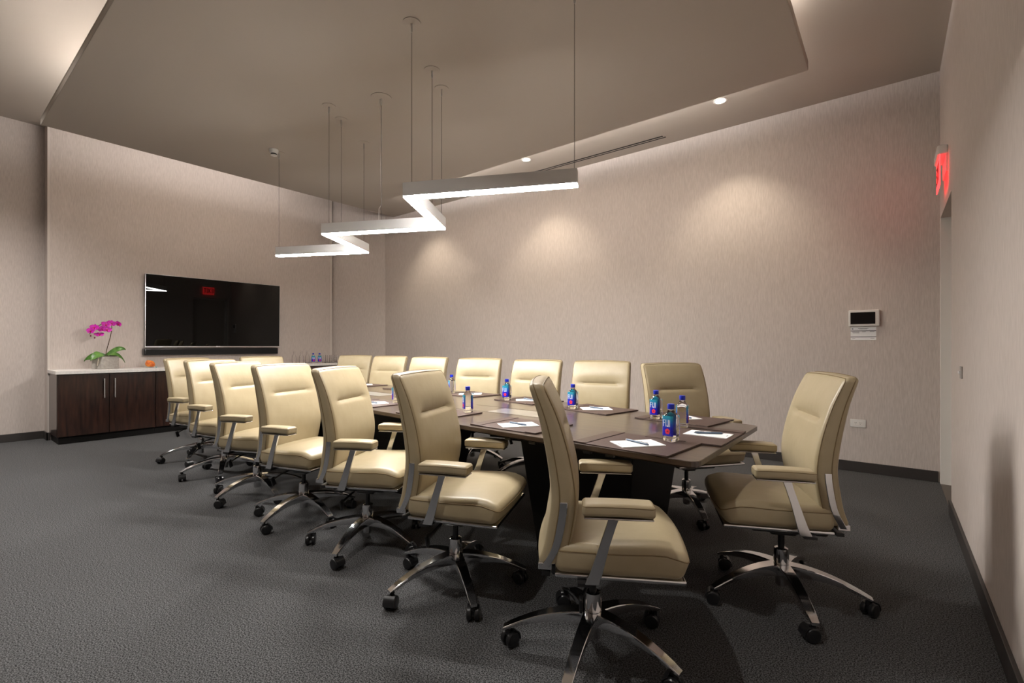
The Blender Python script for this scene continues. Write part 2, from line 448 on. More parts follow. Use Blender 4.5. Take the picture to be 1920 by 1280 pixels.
ic = thing('intercom_panel', 'white wall panel with a black screen on the long wall', 'intercom', (-.194, YB, 1.467))
link('case', MB().add(*rbox(.238, .03, .155, .008, nc=2)).mesh('case', M['plastic'], True), ic, (0, -.015, 0))
link('display', MB().box(-.103, .087, -.0315, -.03, -.056, .056).mesh('display', mat('dark_display', (.006, .005, .005), .15)), ic)
btn = MB().box(-.005, .005, -.032, -.03, -.006, .006).mesh('button', M['white_paint'], bevel=.001)
for k in range(5): link('button', btn, ic, (.102, 0, .044 - .022 * k))
cs = thing('wall_notice', 'small white printed notice card below the wall panel', 'notice', (-.199, YB, 1.322))
link('card', MB().box(-.098, .098, -.003, 0, -.062, .062).mesh('card', M['paper']), cs)
link('rule', MB().box(-.098, .098, -.0036, -.003, .022, .028).mesh('rule', M['ink']), cs)
link('rule', MB().box(-.098, .098, -.0036, -.003, -.036, -.03).mesh('rule', M['ink']), cs)
tx = MB().add([(-.083 + .007 * math.cos(a * math.pi / 6), -.0035, .045 + .008 * math.sin(a * math.pi / 6)) for a in range(12)], [tuple(range(12))])
for x0, x1, z0 in ((-.04, .04, .047), (-.03, .03, .041), (-.085, -.03, .013), (-.01, .02, .014), (.05, .085, .014), (-.08, -.03, .004), (-.085, -.062, -.049), (.055, .085, -.048)):
    tx.box(x0, x1, -.0034, -.003, z0, z0 + .004)
link('print', tx.mesh('print', M['grey_ink']), cs)
ol = thing('power_outlet', 'white double power outlet low on the long wall', 'outlet', (-.239, YB, .463))
link('plate', MB().add(*rbox(.122, .008, .075, .003, nc=2)).mesh('plate', M['plastic'], True), ol, (0, -.004, 0))
oi = link('insert', MB().box(-.036, .036, -.011, -.008, -.02, .02).mesh('insert', M['white_paint'], bevel=.001), ol)
hm = MB()
for sx in (-.018, .018): hm.box(sx - .007, sx - .004, -.0114, -.011, .002, .009).box(sx + .003, sx + .006, -.0114, -.011, .002, .009).box(sx - .003, sx + .001, -.0114, -.011, -.01, -.006)
link('socket_holes', hm.mesh('socket_holes', M['ink']), oi)
sw = thing('light_switch', 'small grey wall switch on the right wall', 'switch', (XR, 3.985, 1.04))
link('plate', MB().add(*rbox(.008, .07, .075, .003, nc=2)).mesh('plate', mat('switch_grey', (.32, .29, .27), .4), True), sw, (-.004, 0, 0))
link('toggle', MB().box(-.018, -.008, -.012, .012, -.008, .008).mesh('toggle', M['fixture'], bevel=.002), sw)

ex = thing('exit_sign', 'red glowing edge-lit exit sign above the doorway', 'exit sign', (XR, 5.02, 2.43))
link('housing', MB().add(*rbox(.065, .32, .07, .012, nc=2)).mesh('housing', M['plastic'], True), ex, (-.0325, 0, .265))
link('wall_plate', MB().box(-.012, 0, -.14, .14, .1, .26).mesh('wall_plate', M['plastic']), ex)
pn = link('sign_panel', MB().box(-.05, -.044, -.155, .155, 0, .235).mesh('sign_panel', M['red']), ex)
let = MB()
def seg(y0, z0, y1, z1, wd, xx):          # stroke in the sign plane
    a = Vector((y0, z0)); b_ = Vector((y1, z1)); t = (b_ - a).normalized(); n = Vector((-t.y, t.x)) * wd / 2
    p = [a + n, b_ + n, b_ - n, a - n]
    let.add([(xx, q.x, q.y) for q in p] + [(xx - .0015, q.x, q.y) for q in p], [(0, 1, 2, 3), (7, 6, 5, 4), (0, 4, 5, 1), (1, 5, 6, 2), (2, 6, 7, 3), (3, 7, 4, 0)])
# read from the room side (looking along +X the reader's right is -Y)
xx = -.0505; z0, z1 = .05, .19
seg(.125, z0, .125, z1, .018, xx)
for zz in (z0 + .009, .12, z1 - .009): seg(.125, zz, .065, zz, .018, xx)
seg(.045, z0, -.015, z1, .019, xx); seg(.045, z1, -.015, z0, .019, xx - .0002)
seg(-.04, z0, -.04, z1, .018, xx)
seg(-.095, z0, -.095, z1, .018, xx); seg(-.065, z1 - .009, -.13, z1 - .009, .018, xx - .0002)
link('letters', let.mesh('letters', mat('dark_red_letters', (.12, .002, .002), .4)), pn)

# ------------------------------------------------------------------ cabinets
UY = [1.10, 2.09, 3.08, 4.07, 5.04]
XC = -7.895
cab_labels = ('dark wenge cabinet unit at the left end, below the orchid', 'dark wenge cabinet unit second from the left, behind the near chairs',
              'dark wenge cabinet unit third from the left, hidden by chairs', 'dark wenge cabinet unit at the right end below the glasses')
for k in range(4):
    y0, y1 = UY[k], UY[k+1]; wd = y1 - y0
    t = thing('cabinet', cab_labels[k], 'cabinet', (XF, y0, 0), 0, 'row of dark cabinets under the screen')
    D = XC - XF
    link('carcass', MB().box(.003, D - .022, .001, wd - .001, .09, .855).mesh('carcass', M['cabinet']), t)
    link('plinth', MB().box(.003, D - .05, .02 if k == 0 else .001, wd - .001, 0, .09).mesh('plinth', M['base_black']), t)
    for j in (0, 1):
        a, b = j * wd / 2 + .004, (j + 1) * wd / 2 - .004
        dr = link('door', MB().box(D - .021, D, a, b, .095, .845).mesh('door', M['cabinet'], bevel=.002), t)
        hy = b - .05 if j == 0 else a + .05
        link('handle', MB().box(D + .022, D + .034, hy - .006, hy + .006, .54, .79).box(D, D + .024, hy - .005, hy + .005, .56, .572).box(D, D + .024, hy - .005, hy + .005, .758, .77).mesh('handle', M['steel'], bevel=.0015), dr)
tag(link('worktop', MB().box(XF, XC + .02, 1.085, 5.04, .857, .9).mesh('worktop', M['quartz'], bevel=.004)), 'long white stone worktop lying on the dark cabinets', 'worktop')
ZW = .9

# ------------------------------------------------------------------ conference table
NE = ([-5.75, -4.2, -2.91, -1.9, -.59], [2.24, 2.115, 2.05, 1.98, 1.913])
FE = ([-5.75, -4.9, -4.0, -2.9, -2.1, -1.386, -.59], [3.40, 3.47, 3.49, 3.45, 3.32, 3.17, 3.026])
NS = 28
xs = [-5.75 + 5.16 * i / NS for i in range(NS + 1)]
near = [(x, interp(*NE, x)) for x in xs]; far = [(x, interp(*FE, x)) for x in xs]
def table_outline(ins=0.0):
    c = .045
    lo = [(x + (ins if i == 0 else -ins if i == NS else 0), y + ins) for i, (x, y) in enumerate(near)]
    hi = [(x + (ins if i == 0 else -ins if i == NS else 0), y - ins) for i, (x, y) in enumerate(far)]
    P = lo + hi[::-1]
    out = []
    corners = {0, NS, NS + 1, 2 * NS + 1}
    for i, p in enumerate(P):
        if i in corners:
            p = Vector(p); a = (Vector(P[i-1]) - p).normalized() * c; b = (Vector(P[(i+1) % len(P)]) - p).normalized() * c
            for tt in (0, .25, .5, .75, 1): out.append(tuple((p + a) * (1-tt)**2 + p * 2*tt*(1-tt) + (p + b) * tt*tt))
        else: out.append(p)
    return out
tab = thing('conference_table', 'long dark walnut boat-shaped conference table', 'table', (-3.2, 2.7, 0))
def inv(mb):
    mb.v = [(x + 3.2, y - 2.7, z) for x, y, z in mb.v]; return mb
tm = MB(); o1 = table_outline(); o2 = table_outline(.018)
n = len(o1)
lev = [(table_outline(.002), .745), (o1, .743), (o1, .722), (o2, .712)]
v = [(x, y, z) for o, z in lev for x, y in o]
f = [tuple(range(n)), tuple(reversed(range(3 * n, 4 * n)))]
for k in range(3): f += [((k+1)*n + i, (k+1)*n + (i+1) % n, k*n + (i+1) % n, k*n + i) for i in range(n)]
tm.add(v, f)
link('tabletop', inv(tm).mesh('tabletop', M['wood']), tab)
for px, py in ((-1.35, 2.56), (-3.2, 2.74), (-5.0, 2.8)):
    m = MB(); a, b, c, e = .36, .34, .28, .27
    v = [(px + sx * p, py + sy * q, z) for z, p, q in ((0, c, e), (.05, c, e), (.712, a, b)) for sx, sy in ((-1, -1), (1, -1), (1, 1), (-1, 1))]
    f = [(3, 2, 1, 0), (8, 9, 10, 11)] + [(k * 4 + i, k * 4 + (i + 1) % 4, k * 4 + 4 + (i + 1) % 4, k * 4 + 4 + i) for k in (0, 1) for i in range(4)]
    link('pedestal', inv(m.add(v, f)).mesh('pedestal', M['base_black'], bevel=.006), tab)
link('apron_beam', inv(MB().box(-5.3, -1.05, 2.68, 2.78, .62, .712)).mesh('apron_beam', M['base_black']), tab)
for cx in (-1.97, -3.9):
    cy = (interp(*NE, cx) + interp(*FE, cx)) / 2 - .03
    h_ = link('cable_hatch', inv(MB().box(cx - .24, cx + .24, cy - .1, cy + .1, .744, .7456)).mesh('cable_hatch', mat('hatch_metal', (.75, .74, .72), .3, 1.0), bevel=.001), tab)
    fr = MB().box(cx - .55, cx + .3, cy + .125, cy + .13, .744, .7454).box(cx - .55, cx + .3, cy - .13, cy - .125, .744, .7454)
    link('inlay_line', inv(fr).mesh('inlay_line', M['base_black']), h_)
clip = MB().box(-.02, .02, -.012, .012, -.018, 0).mesh('cable_clip', M['black'], bevel=.003)
for cx in (-1.0, -1.12, -1.45, -1.62, -2.3, -2.5):
    link('cable_clip', clip, tab, (cx + 3.2, interp(*NE, cx) + .05 - 2.7, .712))
ZT = .745

# ------------------------------------------------------------------ office chair
ZS = 0.415           # underside of the seat cushion
def build_chair():
    parts = {}
    # seat cushion
    SW, SD, SH = .515, .455, .1
    def sdef(x, y, z):
        u, v_ = x / (SW / 2), y / (SD / 2)
        tz = (z + SH / 2) / SH
        zz = z + .016 * tz * (1 - .75 * u * u) * (1 - .35 * v_ * v_) + .006 * tz * math.exp(-((v_ - .55) / .35) ** 2)
        if v_ > .55: zz -= .028 * tz * ((v_ - .55) / .45) ** 2          # waterfall front
        zz -= .010 * tz * math.exp(-((v_ + .45) / .14) ** 2) * max(0, 1 - u * u)
        yy = y + .02 * (1 - u * u) * max(0, v_) + (1 - tz) * -.03 * max(0, v_)
        xx = x * (1 - .05 * max(0, -v_)) * (1 + .012 * math.sin(tz * math.pi))
        return (xx, yy + .085, zz + ZS + SH / 2)
    parts['seat'] = MB().add(*rbox(SW, SD, SH, .028, (10, 10, 1), 4, sdef)).mesh('seat', M['leather'], True, 75)
    sp = MB(); pr = []
    for px_, py_ in rr_path(SW / 2 - .0006, SD / 2 - .0006, .028): pr.append(sdef(px_, py_, SH / 2 - .022))
    parts['seat_piping'] = sp.tube(pr, .0024, 6, True).mesh('piping', M['seam'], True)
    # chrome seat rail and black pan
    pan = MB().add(*rbox(.5, .44, .016, .006, (1, 1, 1), 2, lambda x, y, z: (x * (1 - .05 * max(0, -y / .22)), y + .078, z + ZS - .008)))
    parts['seat_rail'] = pan.mesh('seat_rail', M['chrome'], True)
    me = MB().add(*rbox(.26, .32, .05, .015, nc=2), mx=Matrix.Translation((0, .0, ZS - .04)))
    me.add(*rbox(.09, .12, .06, .015, nc=2), mx=Matrix.Translation((0, 0, ZS - .075)))
    me.box(-.2, .2, -.19, -.16, ZS - .03, ZS - .014).box(-.06, .06, -.19, -.1, ZS - .05, ZS - .02)
    for sx in (-1, 1): me.box(min(sx * .1, sx * .272), max(sx * .1, sx * .272), -.065, -.015, ZS - .028, ZS - .016)
    parts['tilt_mechanism'] = me.mesh('tilt_mechanism', M['black'], True)
    lv = MB().tube([(.08, -.02, ZS - .06), (.17, -.03, ZS - .075), (.21, -.05, ZS - .1)], [.006, .006, .006], 8)
    lv.add(*rbox(.03, .012, .06, .005, nc=2), mx=Matrix.Translation((.214, -.052, ZS - .115)) @ Matrix.Rotation(.3, 4, 'Y'))
    parts['lever'] = lv.mesh('lever', M['black'], True)
    # backrest
    BW, BT, BH = .5, .062, .634
    zb = .435
    PZ = [.43, .50, .58, .66, .74, .85, .96, 1.085]
    PY = [-.158, -.122, -.103, -.093, -.099, -.121, -.157, -.214]
    def bdef(x, y, z):
        Z = z + BH / 2 + zb; u = x / (BW / 2); t = (z + BH / 2) / BH
        front = (y + BT / 2) / BT
        yc = interp(PZ, PY, Z)
        env = max(0, 1 - abs(u) ** 3.0)
        bul = .010 * math.exp(-((Z - .72) / .12) ** 2) + .008 * math.exp(-((Z - .98) / .07) ** 2)
        cz = .868 + .012 * (1 - u * u)                           # head cushion crease bows upward
        cr = .017 * math.exp(-((Z - cz) / .013) ** 2) + .008 * math.exp(-((Z - cz - .018) / .03) ** 2) if Z > cz else .017 * math.exp(-((Z - cz) / .007) ** 2)
        ce = 1 / (1 + math.exp((abs(u) - .66) / .05))
        dy = front * (env * bul - ce * cr)
        rear = (1 - front) * (-interp([.43, .46, .55, .7, .85, .97, 1.09], [.012, .022, .03, .03, .026, .014, .0], Z) - .014 * (1 - u * u))
        th = y * (1 - .16 * t)
        wx = x * (interp([.43, .52, .66, 1.0, 1.09], [.93, .97, 1.0, 1.0, .985], Z))
        top = .006 * (1 - u * u) * max(0, t - .9) * 10
        return (wx, yc + th + dy + rear - .012 * u * u * front * 0, Z + top)
    parts['backrest'] = MB().add(*rbox(BW, BT, BH, .022, (18, 1, 46), 4, bdef)).mesh('backrest', M['leather'], True, 75)
    bp = MB()
    for fy, hx in ((BT / 2 - .006, BW / 2 - .0055), (-.012, BW / 2 + .0002)):
        pr = []
        for px_, pz_ in rr_path(hx, BH / 2 + hx - BW / 2, .022, 5, 24): pr.append(bdef(px_, fy, pz_))
        bp.tube(pr, .0022, 6, True)
    parts['back_piping'] = bp.mesh('piping', M['seam'], True)
    # chrome back frame: two curved side bars joined under the back
    bf = MB()
    for sx in (-1, 1):
        v = []; f = []
        zz = [.43 + .235 * i / 12 for i in range(13)]
        for Z in zz:
            yc = interp(PZ, PY, Z) - .004
            wx = .2525 * interp([.43, .52, .66, 1.0], [.93, .97, 1.0, 1.0], Z)
            for dx, dy in ((-.02, -.028), (.002, -.028), (.002, .0), (-.02, .0)): v.append((sx * (wx + dx), yc + dy, Z))
        for i in range(12): f += [(i*4+k, i*4+(k+1) % 4, i*4+4+(k+1) % 4, i*4+4+k) for k in range(4)]
        f += [(0, 1, 2, 3), (48, 49, 50, 51)]
        bf.add(v, f)
    yc = interp(PZ, PY, .45) - BT / 2
    bf.box(-.235, .235, yc - .022, yc + .026, .422, .446)
    parts['back_frame'] = bf.mesh('back_frame', M['chrome'], bevel=.003)
    # armrests
    parts['armrest'] = MB().add(*rbox(.085, .235, .043, .014, (2, 4, 1), 4, lambda x, y, z: (x, y, z + .003 * (1 - (y / .118) ** 2)))).mesh('armrest', M['leather'], True, 75)
    pr = []
    for px_, py_ in rr_path(.0425 - .0012, .1175 - .0012, .014): pr.append((px_, py_, .0125 + .003 * (1 - (py_ / .118) ** 2)))
    parts['arm_piping'] = MB().tube(pr, .0018, 6, True).mesh('piping', M['seam'], True)
    ap = MB().add(*rbox(.078, .224, .006, .0028, nc=1), mx=Matrix.Translation((0, 0, -.0245)))
    v = []; f = []
    st = [(-.01, -.022, .036), (-.022, -.06, .032), (-.045, -.13, .034), (-.07, -.215, .042), (-.085, -.258, .047)]   # y, z, depth
    for y, z, dd in st:
        for sx, sy in ((-.007, -.5), (.007, -.5), (.007, .5), (-.007, .5)): v.append((sx, y + sy * dd, z))
    for i in range(len(st) - 1): f += [(i*4+k, i*4+(k+1) % 4, i*4+4+(k+1) % 4, i*4+4+k) for k in range(4)]
    m_ = (len(st) - 1) * 4
    f += [(0, 1, 2, 3), (m_, m_+1, m_+2, m_+3)]
    parts['arm_post'] = ap.add(v, f).mesh('arm_post', M['chrome'], bevel=.0025)
    # hub, column, base
    parts['gas_column'] = MB().lathe([(.014, .235), (.014, .36), (.02, .362), (.02, .385)], 20).mesh('gas_column', M['black'], True)
    parts['hub'] = MB().lathe([(.026, .12), (.032, .125), (.033, .168), (.031, .17), (.031, .172), (.033, .174), (.033, .212), (.03, .238), (.022, .242)], 28).lathe([(.024, .065), (.026, .068), (.026, .12)], 24).mesh('hub', M['chrome'], True, 35)
    v = []; f = []
    NSEG = 12
    for i in range(NSEG + 1):
        t = i / NSEG; r = .018 + .336 * t
        top = .17 + .006 * t - .094 * t ** 2.0
        wd = .033 - .0145 * t ** .75 if t < .97 else .016
        th = .040 * (1 - t) ** 1.2 + .015
        if t == 1: th = .012
        for px_, pz in ((-1, -.3), (-.94, -.07), (-.85, 0), (.85, 0), (.94, -.07), (1, -.3), (.8, -1), (-.8, -1)):
            v.append((px_ * wd, r, top + pz * th))
    for i in range(NSEG): f += [(i*8+k, i*8+(k+1) % 8, i*8+8+(k+1) % 8, i*8+8+k) for k in range(8)]
    f += [tuple(range(8)), tuple(range(NSEG * 8, NSEG * 8 + 8))]
    parts['base_leg'] = MB().add(v, f).mesh('base_leg', M['chrome'], True, 28)
    ca = MB()
    for sx in (-1, 1):
        mx = Matrix.Translation((sx * .017, -.012, .0305)) @ Matrix.Rotation(R(90), 4, 'Y')
        ca.lathe([(.008, -.012), (.02, -.012), (.027, -.0105), (.0305, -.006), (.0305, .006), (.027, .0105), (.02, .012), (.008, .0125)], 22, mx)
    hd = []; hf = []
    for i in range(11):
        a = R(-10 + 200 * i / 10)
        for rr, xx in ((.033, -.026), (.033, .026), (.0365, .026), (.0365, -.026)): hd.append((xx, -.012 + rr * math.cos(a), .0305 + rr * math.sin(a)))
    for i in range(6, 10): hf += [(i*4+k, i*4+(k+1) % 4, i*4+4+(k+1) % 4, i*4+4+k) for k in range(4)]
    hf += [(24, 25, 26, 27), (40, 41, 42, 43)]
    ca.add(hd, hf)
    ca.lathe([(.006, .03), (.007, .074)], 12).lathe([(.011, .05), (.011, .07)], 12)
    parts['caster'] = ca.mesh('caster', M['black'], True, 35)
    return parts
CH = build_chair()
def chair(x, y, head, base, label):
    t = thing('office_chair', label, 'chair', (x, y, 0), R(head - 90), 'cream leather conference chairs')
    s = link('seat', CH['seat'], t); link('piping', CH['seat_piping'], s)
    for nm in ('seat_rail', 'tilt_mechanism', 'lever'): link(nm, CH[nm], t)
    b = link('backrest', CH['backrest'], t); link('piping', CH['back_piping'], b)
    link('back_frame', CH['back_frame'], t)
    for sx in (-1, 1):
        a = link('armrest', CH['armrest'], t, (sx * .283, .068, .662))
        link('piping', CH['arm_piping'], a)
        link('arm_post', CH['arm_post'], t, (sx * .283, .068, .662))
    link('gas_column', CH['gas_column'], t); link('hub', CH['hub'], t)
    for i in range(5):
        an = base + 72 * i                       # world direction of the base leg
        l = link('base_leg', CH['base_leg'], t, (0, 0, 0), (0, 0, R(an - head)))
        link('caster', CH['caster'], l, (0, .337, 0), (0, 0, random.uniform(-2.6, 2.6)))
    return t
ordn = ('nearest the camera', 'second from the camera', 'third from the camera', 'fourth from the camera', 'fifth from the camera', 'sixth from the camera', 'farthest from the camera')
NC = [(-.914, 1.665, 31.5, 68), (-1.713, 1.704, 22.7, 40), (-2.499, 1.734, 29.1, 8), (-3.24, 1.723, 18, 0), (-4.01, 1.743, 24.6, 70), (-4.896, 1.838, 15.5, 45), (-5.745, 1.921, 18.4, 35)]
for (x, y, h, b), o in zip(NC, ordn):
    chair(x, y, h, b, 'cream leather office chair on the near side of the table, ' + o)
FC = [(-1.152, 3.48, 322, 20), (-1.93, 3.582, 286, 10), (-2.60, 3.535, 282, 33), (-3.38, 3.608, 290, 10), (-4.27, 3.68, 286, 40), (-5.07, 3.73, 290, 60), (-5.83, 3.74, 298, 15)]
fo = ('turned away, nearest the doorway', 'second from the doorway', 'third from the doorway', 'fourth from the doorway', 'fifth from the doorway', 'sixth from the doorway', 'farthest from the doorway')
for (x, y, h, b), o in zip(FC, fo):
    chair(x, y, h, b, 'cream leather office chair along the long wall, ' + o)
chair(-.407, 2.583, 204, 11, 'cream leather office chair at the right head of the table')
chair(-6.0, 2.72, -8, 20, 'cream leather office chair at the far head of the table below the screen')

# ------------------------------------------------------------------ place settings
PW, PD = .47, .36
padm = MB().add(*rbox(PW, PD, .005, .002, nc=1)).mesh('pad_board', M['pad'])
pade = MB().box(-PW/2 + .002, PW/2 - .002, -PD/2 + .002, PD/2 - .002, -.0025, -.0005).mesh('pad_backing', M['pad_edge'])
stripm = MB().add(*rbox(.07, PD, .003, .0012, nc=1)).mesh('side_strip', M['pad'])
stripe = MB().box(-.0015, .0015, -PD/2, PD/2, 0, .0012).mesh('strip_edge_line', M['pad_edge'])  # thin dark line along the inner edge of each side strip
paperm = MB().box(-.07, .07, -.105, .105, 0, .0035).mesh('sheet_block', M['paper'])
logom = MB().box(-.012, .012, -.003, .003, 0, .0003).mesh('printed_mark', M['grey_ink'])
penb = MB().lathe([(.0015, -.07), (.004, -.062), (.0052, -.05), (.0052, .06), (.0045, .068)], 12, Matrix.Rotation(R(90), 4, 'X')).mesh('pen_barrel', M['pen'], True)
penc = MB().box(-.0012, .0012, .02, .066, .005, .0075).mesh('pen_clip', M['steel'])
pent = MB().lathe([(.0006, .076), (.0016, .07), (.003, .064)], 10, Matrix.Rotation(R(90), 4, 'X')).mesh('pen_tip', M['steel'], True)
def setting(x, y, rz, who, pen_a=60, px=.0, py=-.03, pr=0):
    p = thing('desk_pad', 'brown leather desk pad ' + who, 'desk pad', (x, y, ZT + .0025), R(rz), 'desk pads on the table')
    link('pad_board', padm, p, (0, 0, .0005)); link('pad_backing', pade, p)
    for sx in (-1, 1):
        s = link('side_strip', stripm, p, (sx * (PW / 2 - .035), 0, .0042)); link('dark_edge_line', stripe, s, (-sx * .036, 0, -.001))
    mx = Matrix.Translation((x, y, 0)) @ Matrix.Rotation(R(rz), 4, 'Z')
    q = mx @ Vector((px, py, 0))
    zp_ = ZT + .0055
    n_ = thing('notepad', 'white note paper on the desk pad ' + who, 'notepad', (q.x, q.y, zp_), R(rz + pr), 'note papers on the desk pads')
    link('sheet_block', paperm, n_); link('printed_mark', logom, n_, (0, -.09, .0035))
    e = thing('pen', 'slate blue pen on the note paper ' + who, 'pen', (q.x, q.y, zp_ + .0035 + .0052), R(rz + pr + pen_a), 'pens on the note papers')
    link('pen_barrel', penb, e); link('pen_clip', penc, e); link('pen_tip', pent, e)
setting(-.93, 2.113, -4.5, 'before the near chair nearest the camera', -72, .02, -.03, -35)
setting(-1.663, 2.185, -1, 'before the second near chair', -62, .0, -.03, -35)
setting(-2.40, 2.23, 0, 'before the third near chair', -62, .0, -.02, -30)
setting(-3.22, 2.275, -2, 'before the fourth near chair', -75, .03, -.01, -20)
setting(-4.05, 2.31, -2, 'before the fifth near chair', -60)
setting(-4.95, 2.38, -4, 'before the sixth near chair', -60)
setting(-.775, 2.505, 90, 'at the right head of the table', 30, .02, -.05, 0)
setting(-1.005, 2.985, 171.5, 'before the turned far chair', -55, .02, .0, -30)
setting(-1.655, 3.06, 169, 'before the second far chair', -55, .0, .0, -40)
setting(-2.36, 3.2, 169, 'before the third far chair', -55, .0, .0, -40)
setting(-3.1, 3.28, 170, 'before the fourth far chair', -55, .0, .0, -40)
setting(-4.0, 3.3, 178, 'before the fifth far chair', -55, .0, .0, -30)
setting(-4.82, 3.28, 178, 'before the sixth far chair', -55, .0, .0, -30)

# ------------------------------------------------------------------ water bottles
def sq(r, n=32, k=4.0):
    o = []
    for i in range(n):
        a = 2 * math.pi * i / n; c, s = math.cos(a), math.sin(a)
        q = (abs(c) ** k + abs(s) ** k) ** (-1 / k) * r
        o.append((c * q, s * q))
    return o
def loft(levels, n=32):
    v = []; f = []
    for r, z, k in levels: v += [(x, y, z) for x, y in sq(r, n, k)]
    for j in range(len(levels) - 1): f += [(j*n+i, j*n+(i+1) % n, (j+1)*n+(i+1) % n, (j+1)*n+i) for i in range(n)]
    f += [tuple(reversed(range(n))), tuple(range((len(levels)-1)*n, len(levels)*n))]
    return v, f
bodym = MB().add(*loft([(.024, 0, 4), (.0285, .003, 4.5), (.0305, .010, 5), (.0305, .018, 5), (.029, .021, 5), (.0305, .024, 5), (.031, .06, 5), (.031, .11, 5), (.0295, .118, 4.5), (.024, .130, 3.2), (.0165, .142, 2.4), (.0135, .148, 2), (.0135, .152, 2)], 40)).mesh('bottle_body', M['pet'], True, 60)
capm = MB().lathe([(.0155, .152), (.0165, .154), (.0165, .174), (.0155, .1765), (.012, .177)], 28).mesh('bottle_cap', M['cap'], True, 35)
def label_mesh(a0, a1, z0, z1, r=.0316):
    n = 22; v = []; f = []
    for i in range(n + 1):
        a = R(a0 + (a1 - a0) * i / n); c, s = math.cos(a), math.sin(a); k = 5
        for rr in (r, r - .0004):
            q = (abs(c) ** k + abs(s) ** k) ** (-1 / k) * rr
            for z in (z0, z1): v.append((c * q, s * q, z))
    for i in range(n):
        b = i * 4; f += [(b, b+4, b+5, b+1), (b+2, b+3, b+7, b+6), (b+1, b+5, b+7, b+3), (b, b+2, b+6, b+4)]
    f += [(0, 1, 3, 2), (n*4, n*4+2, n*4+3, n*4+1)]
    return MB().add(v, f).mesh('label_wrap', M['label'], True, 60)
labf = label_mesh(-50, 50, .028, .122)
labb = label_mesh(130, 230, .028, .122)
wm = MB()
def bar(y0, y1, z0, z1): wm.box(.0318, .0322, y0, y1, z0, z1)
# the letters of the brand stand tall on the +X face; reader's right is +Y
zA, zB = .072, .104
bar(-.021, -.018, zA, zB); bar(-.021, -.011, zB - .003, zB); bar(-.021, -.012, .088, .091)
bar(-.007, -.004, zA, zB)
bar(.006, .009, zA, zB); bar(-.001, .009, zA, zA + .003); bar(-.001, .002, zA, zA + .008)
bar(.013, .016, zA, zB)
fiji = wm.mesh('brand_letters', M['print_white'])
fm = MB(); 
for k in range(5):
    a = 2 * math.pi * k / 5 + .3; cy, cz = .007 * math.cos(a), .007 * math.sin(a)
    fm.prism([(.0068 * math.cos(2*math.pi*i/12), .0068 * math.sin(2*math.pi*i/12)) for i in range(12)], 0, .0004 + .00003 * k, Matrix.Translation((.0318, .003 + cy, .050 + cz)) @ Matrix.Rotation(R(90), 4, 'Y'))
flow = fm.mesh('hibiscus_print', M['print_pink'])
fcen = MB().prism([(.004 * math.cos(2*math.pi*i/12), .005 * math.sin(2*math.pi*i/12)) for i in range(12)], 0, .0008, Matrix.Translation((.0318, .003, .050)) @ Matrix.Rotation(R(90), 4, 'Y')).mesh('flower_centre', M['print_red'])
def bottle(x, y, z, rz, label, g='blue capped water bottles'):
    t = thing('water_bottle', label, 'water bottle', (x, y, z), R(rz), g)
    link('bottle_body', bodym, t); link('bottle_cap', capm, t)
    l = link('label_wrap', labf, t); link('back_label', labb, t)
    link('brand_letters', fiji, l); f_ = link('hibiscus_print', flow, l); link('flower_centre', fcen, l)
    return t
ZB = ZT + .0058
BT_ = [(-.813, 2.239, -105, 'on the pad before the chair nearest the camera'), (-.903, 2.662, 12, 'clear side out, at the right head'),
       (-1.137, 2.873, -100, 'on the pad before the turned far chair'), (-1.79, 2.965, -92, 'on the pad before the second far chair'),
       (-2.508, 3.095, -84, 'on the pad before the third far chair'), (-3.305, 3.235, -124, 'on the pad before the fourth far chair'),
       (-2.242, 2.346, -121, 'on the pad before the third near chair'), (-3.08, 2.40, -120, 'half hidden behind the second near chair')]
for x, y, a, s in BT_: bottle(x, y, ZB, a, 'small water bottle with blue cap ' + s)

# ------------------------------------------------------------------ on the worktop
bottle(-8.1, 4.485, ZW, -20, 'left of two blue labelled water bottles on the white worktop', 'bottles on the worktop')
bottle(-8.08, 4.595, ZW, -25, 'right of two blue labelled water bottles on the white worktop', 'bottles on the worktop')
gl = MB().lathe([(.026, 0), (.029, .003), (.033, .14), (.0315, .14), (.0275, .012), (.001, .01)], 24).mesh('drinking_glass', M['glass'], True, 50)
for r in range(2):
    for c in range(5):
        tag(link('drinking_glass', gl, None, (-8.04 - .09 * r, 4.685 + .075 * c + .02 * r, ZW)), 'clear tumbler in the cluster of glasses at the right end of the worktop', 'glass', 'tumblers on the worktop')
cf = MB().lathe([(.03, 0), (.034, .004), (.036, .09), (.03, .13), (.014, .165), (.012, .215), (.0145, .22), (.0125, .22), (.010, .2), (.012, .165), (.027, .13), (.033, .09), (.031, .008), (.001, .007)], 24).mesh('glass_carafe', M['glass'], True, 50)
for y, s in ((4.15, 'left'), (4.28, 'middle'), (4.39, 'right')):
    tag(link('glass_carafe', cf, None, (-8.13, y, ZW)), s + 'most of three slim clear glass carafes on the worktop' if s != 'middle' else 'middle one of three slim clear glass carafes on the worktop', 'carafe', 'carafes on the worktop')

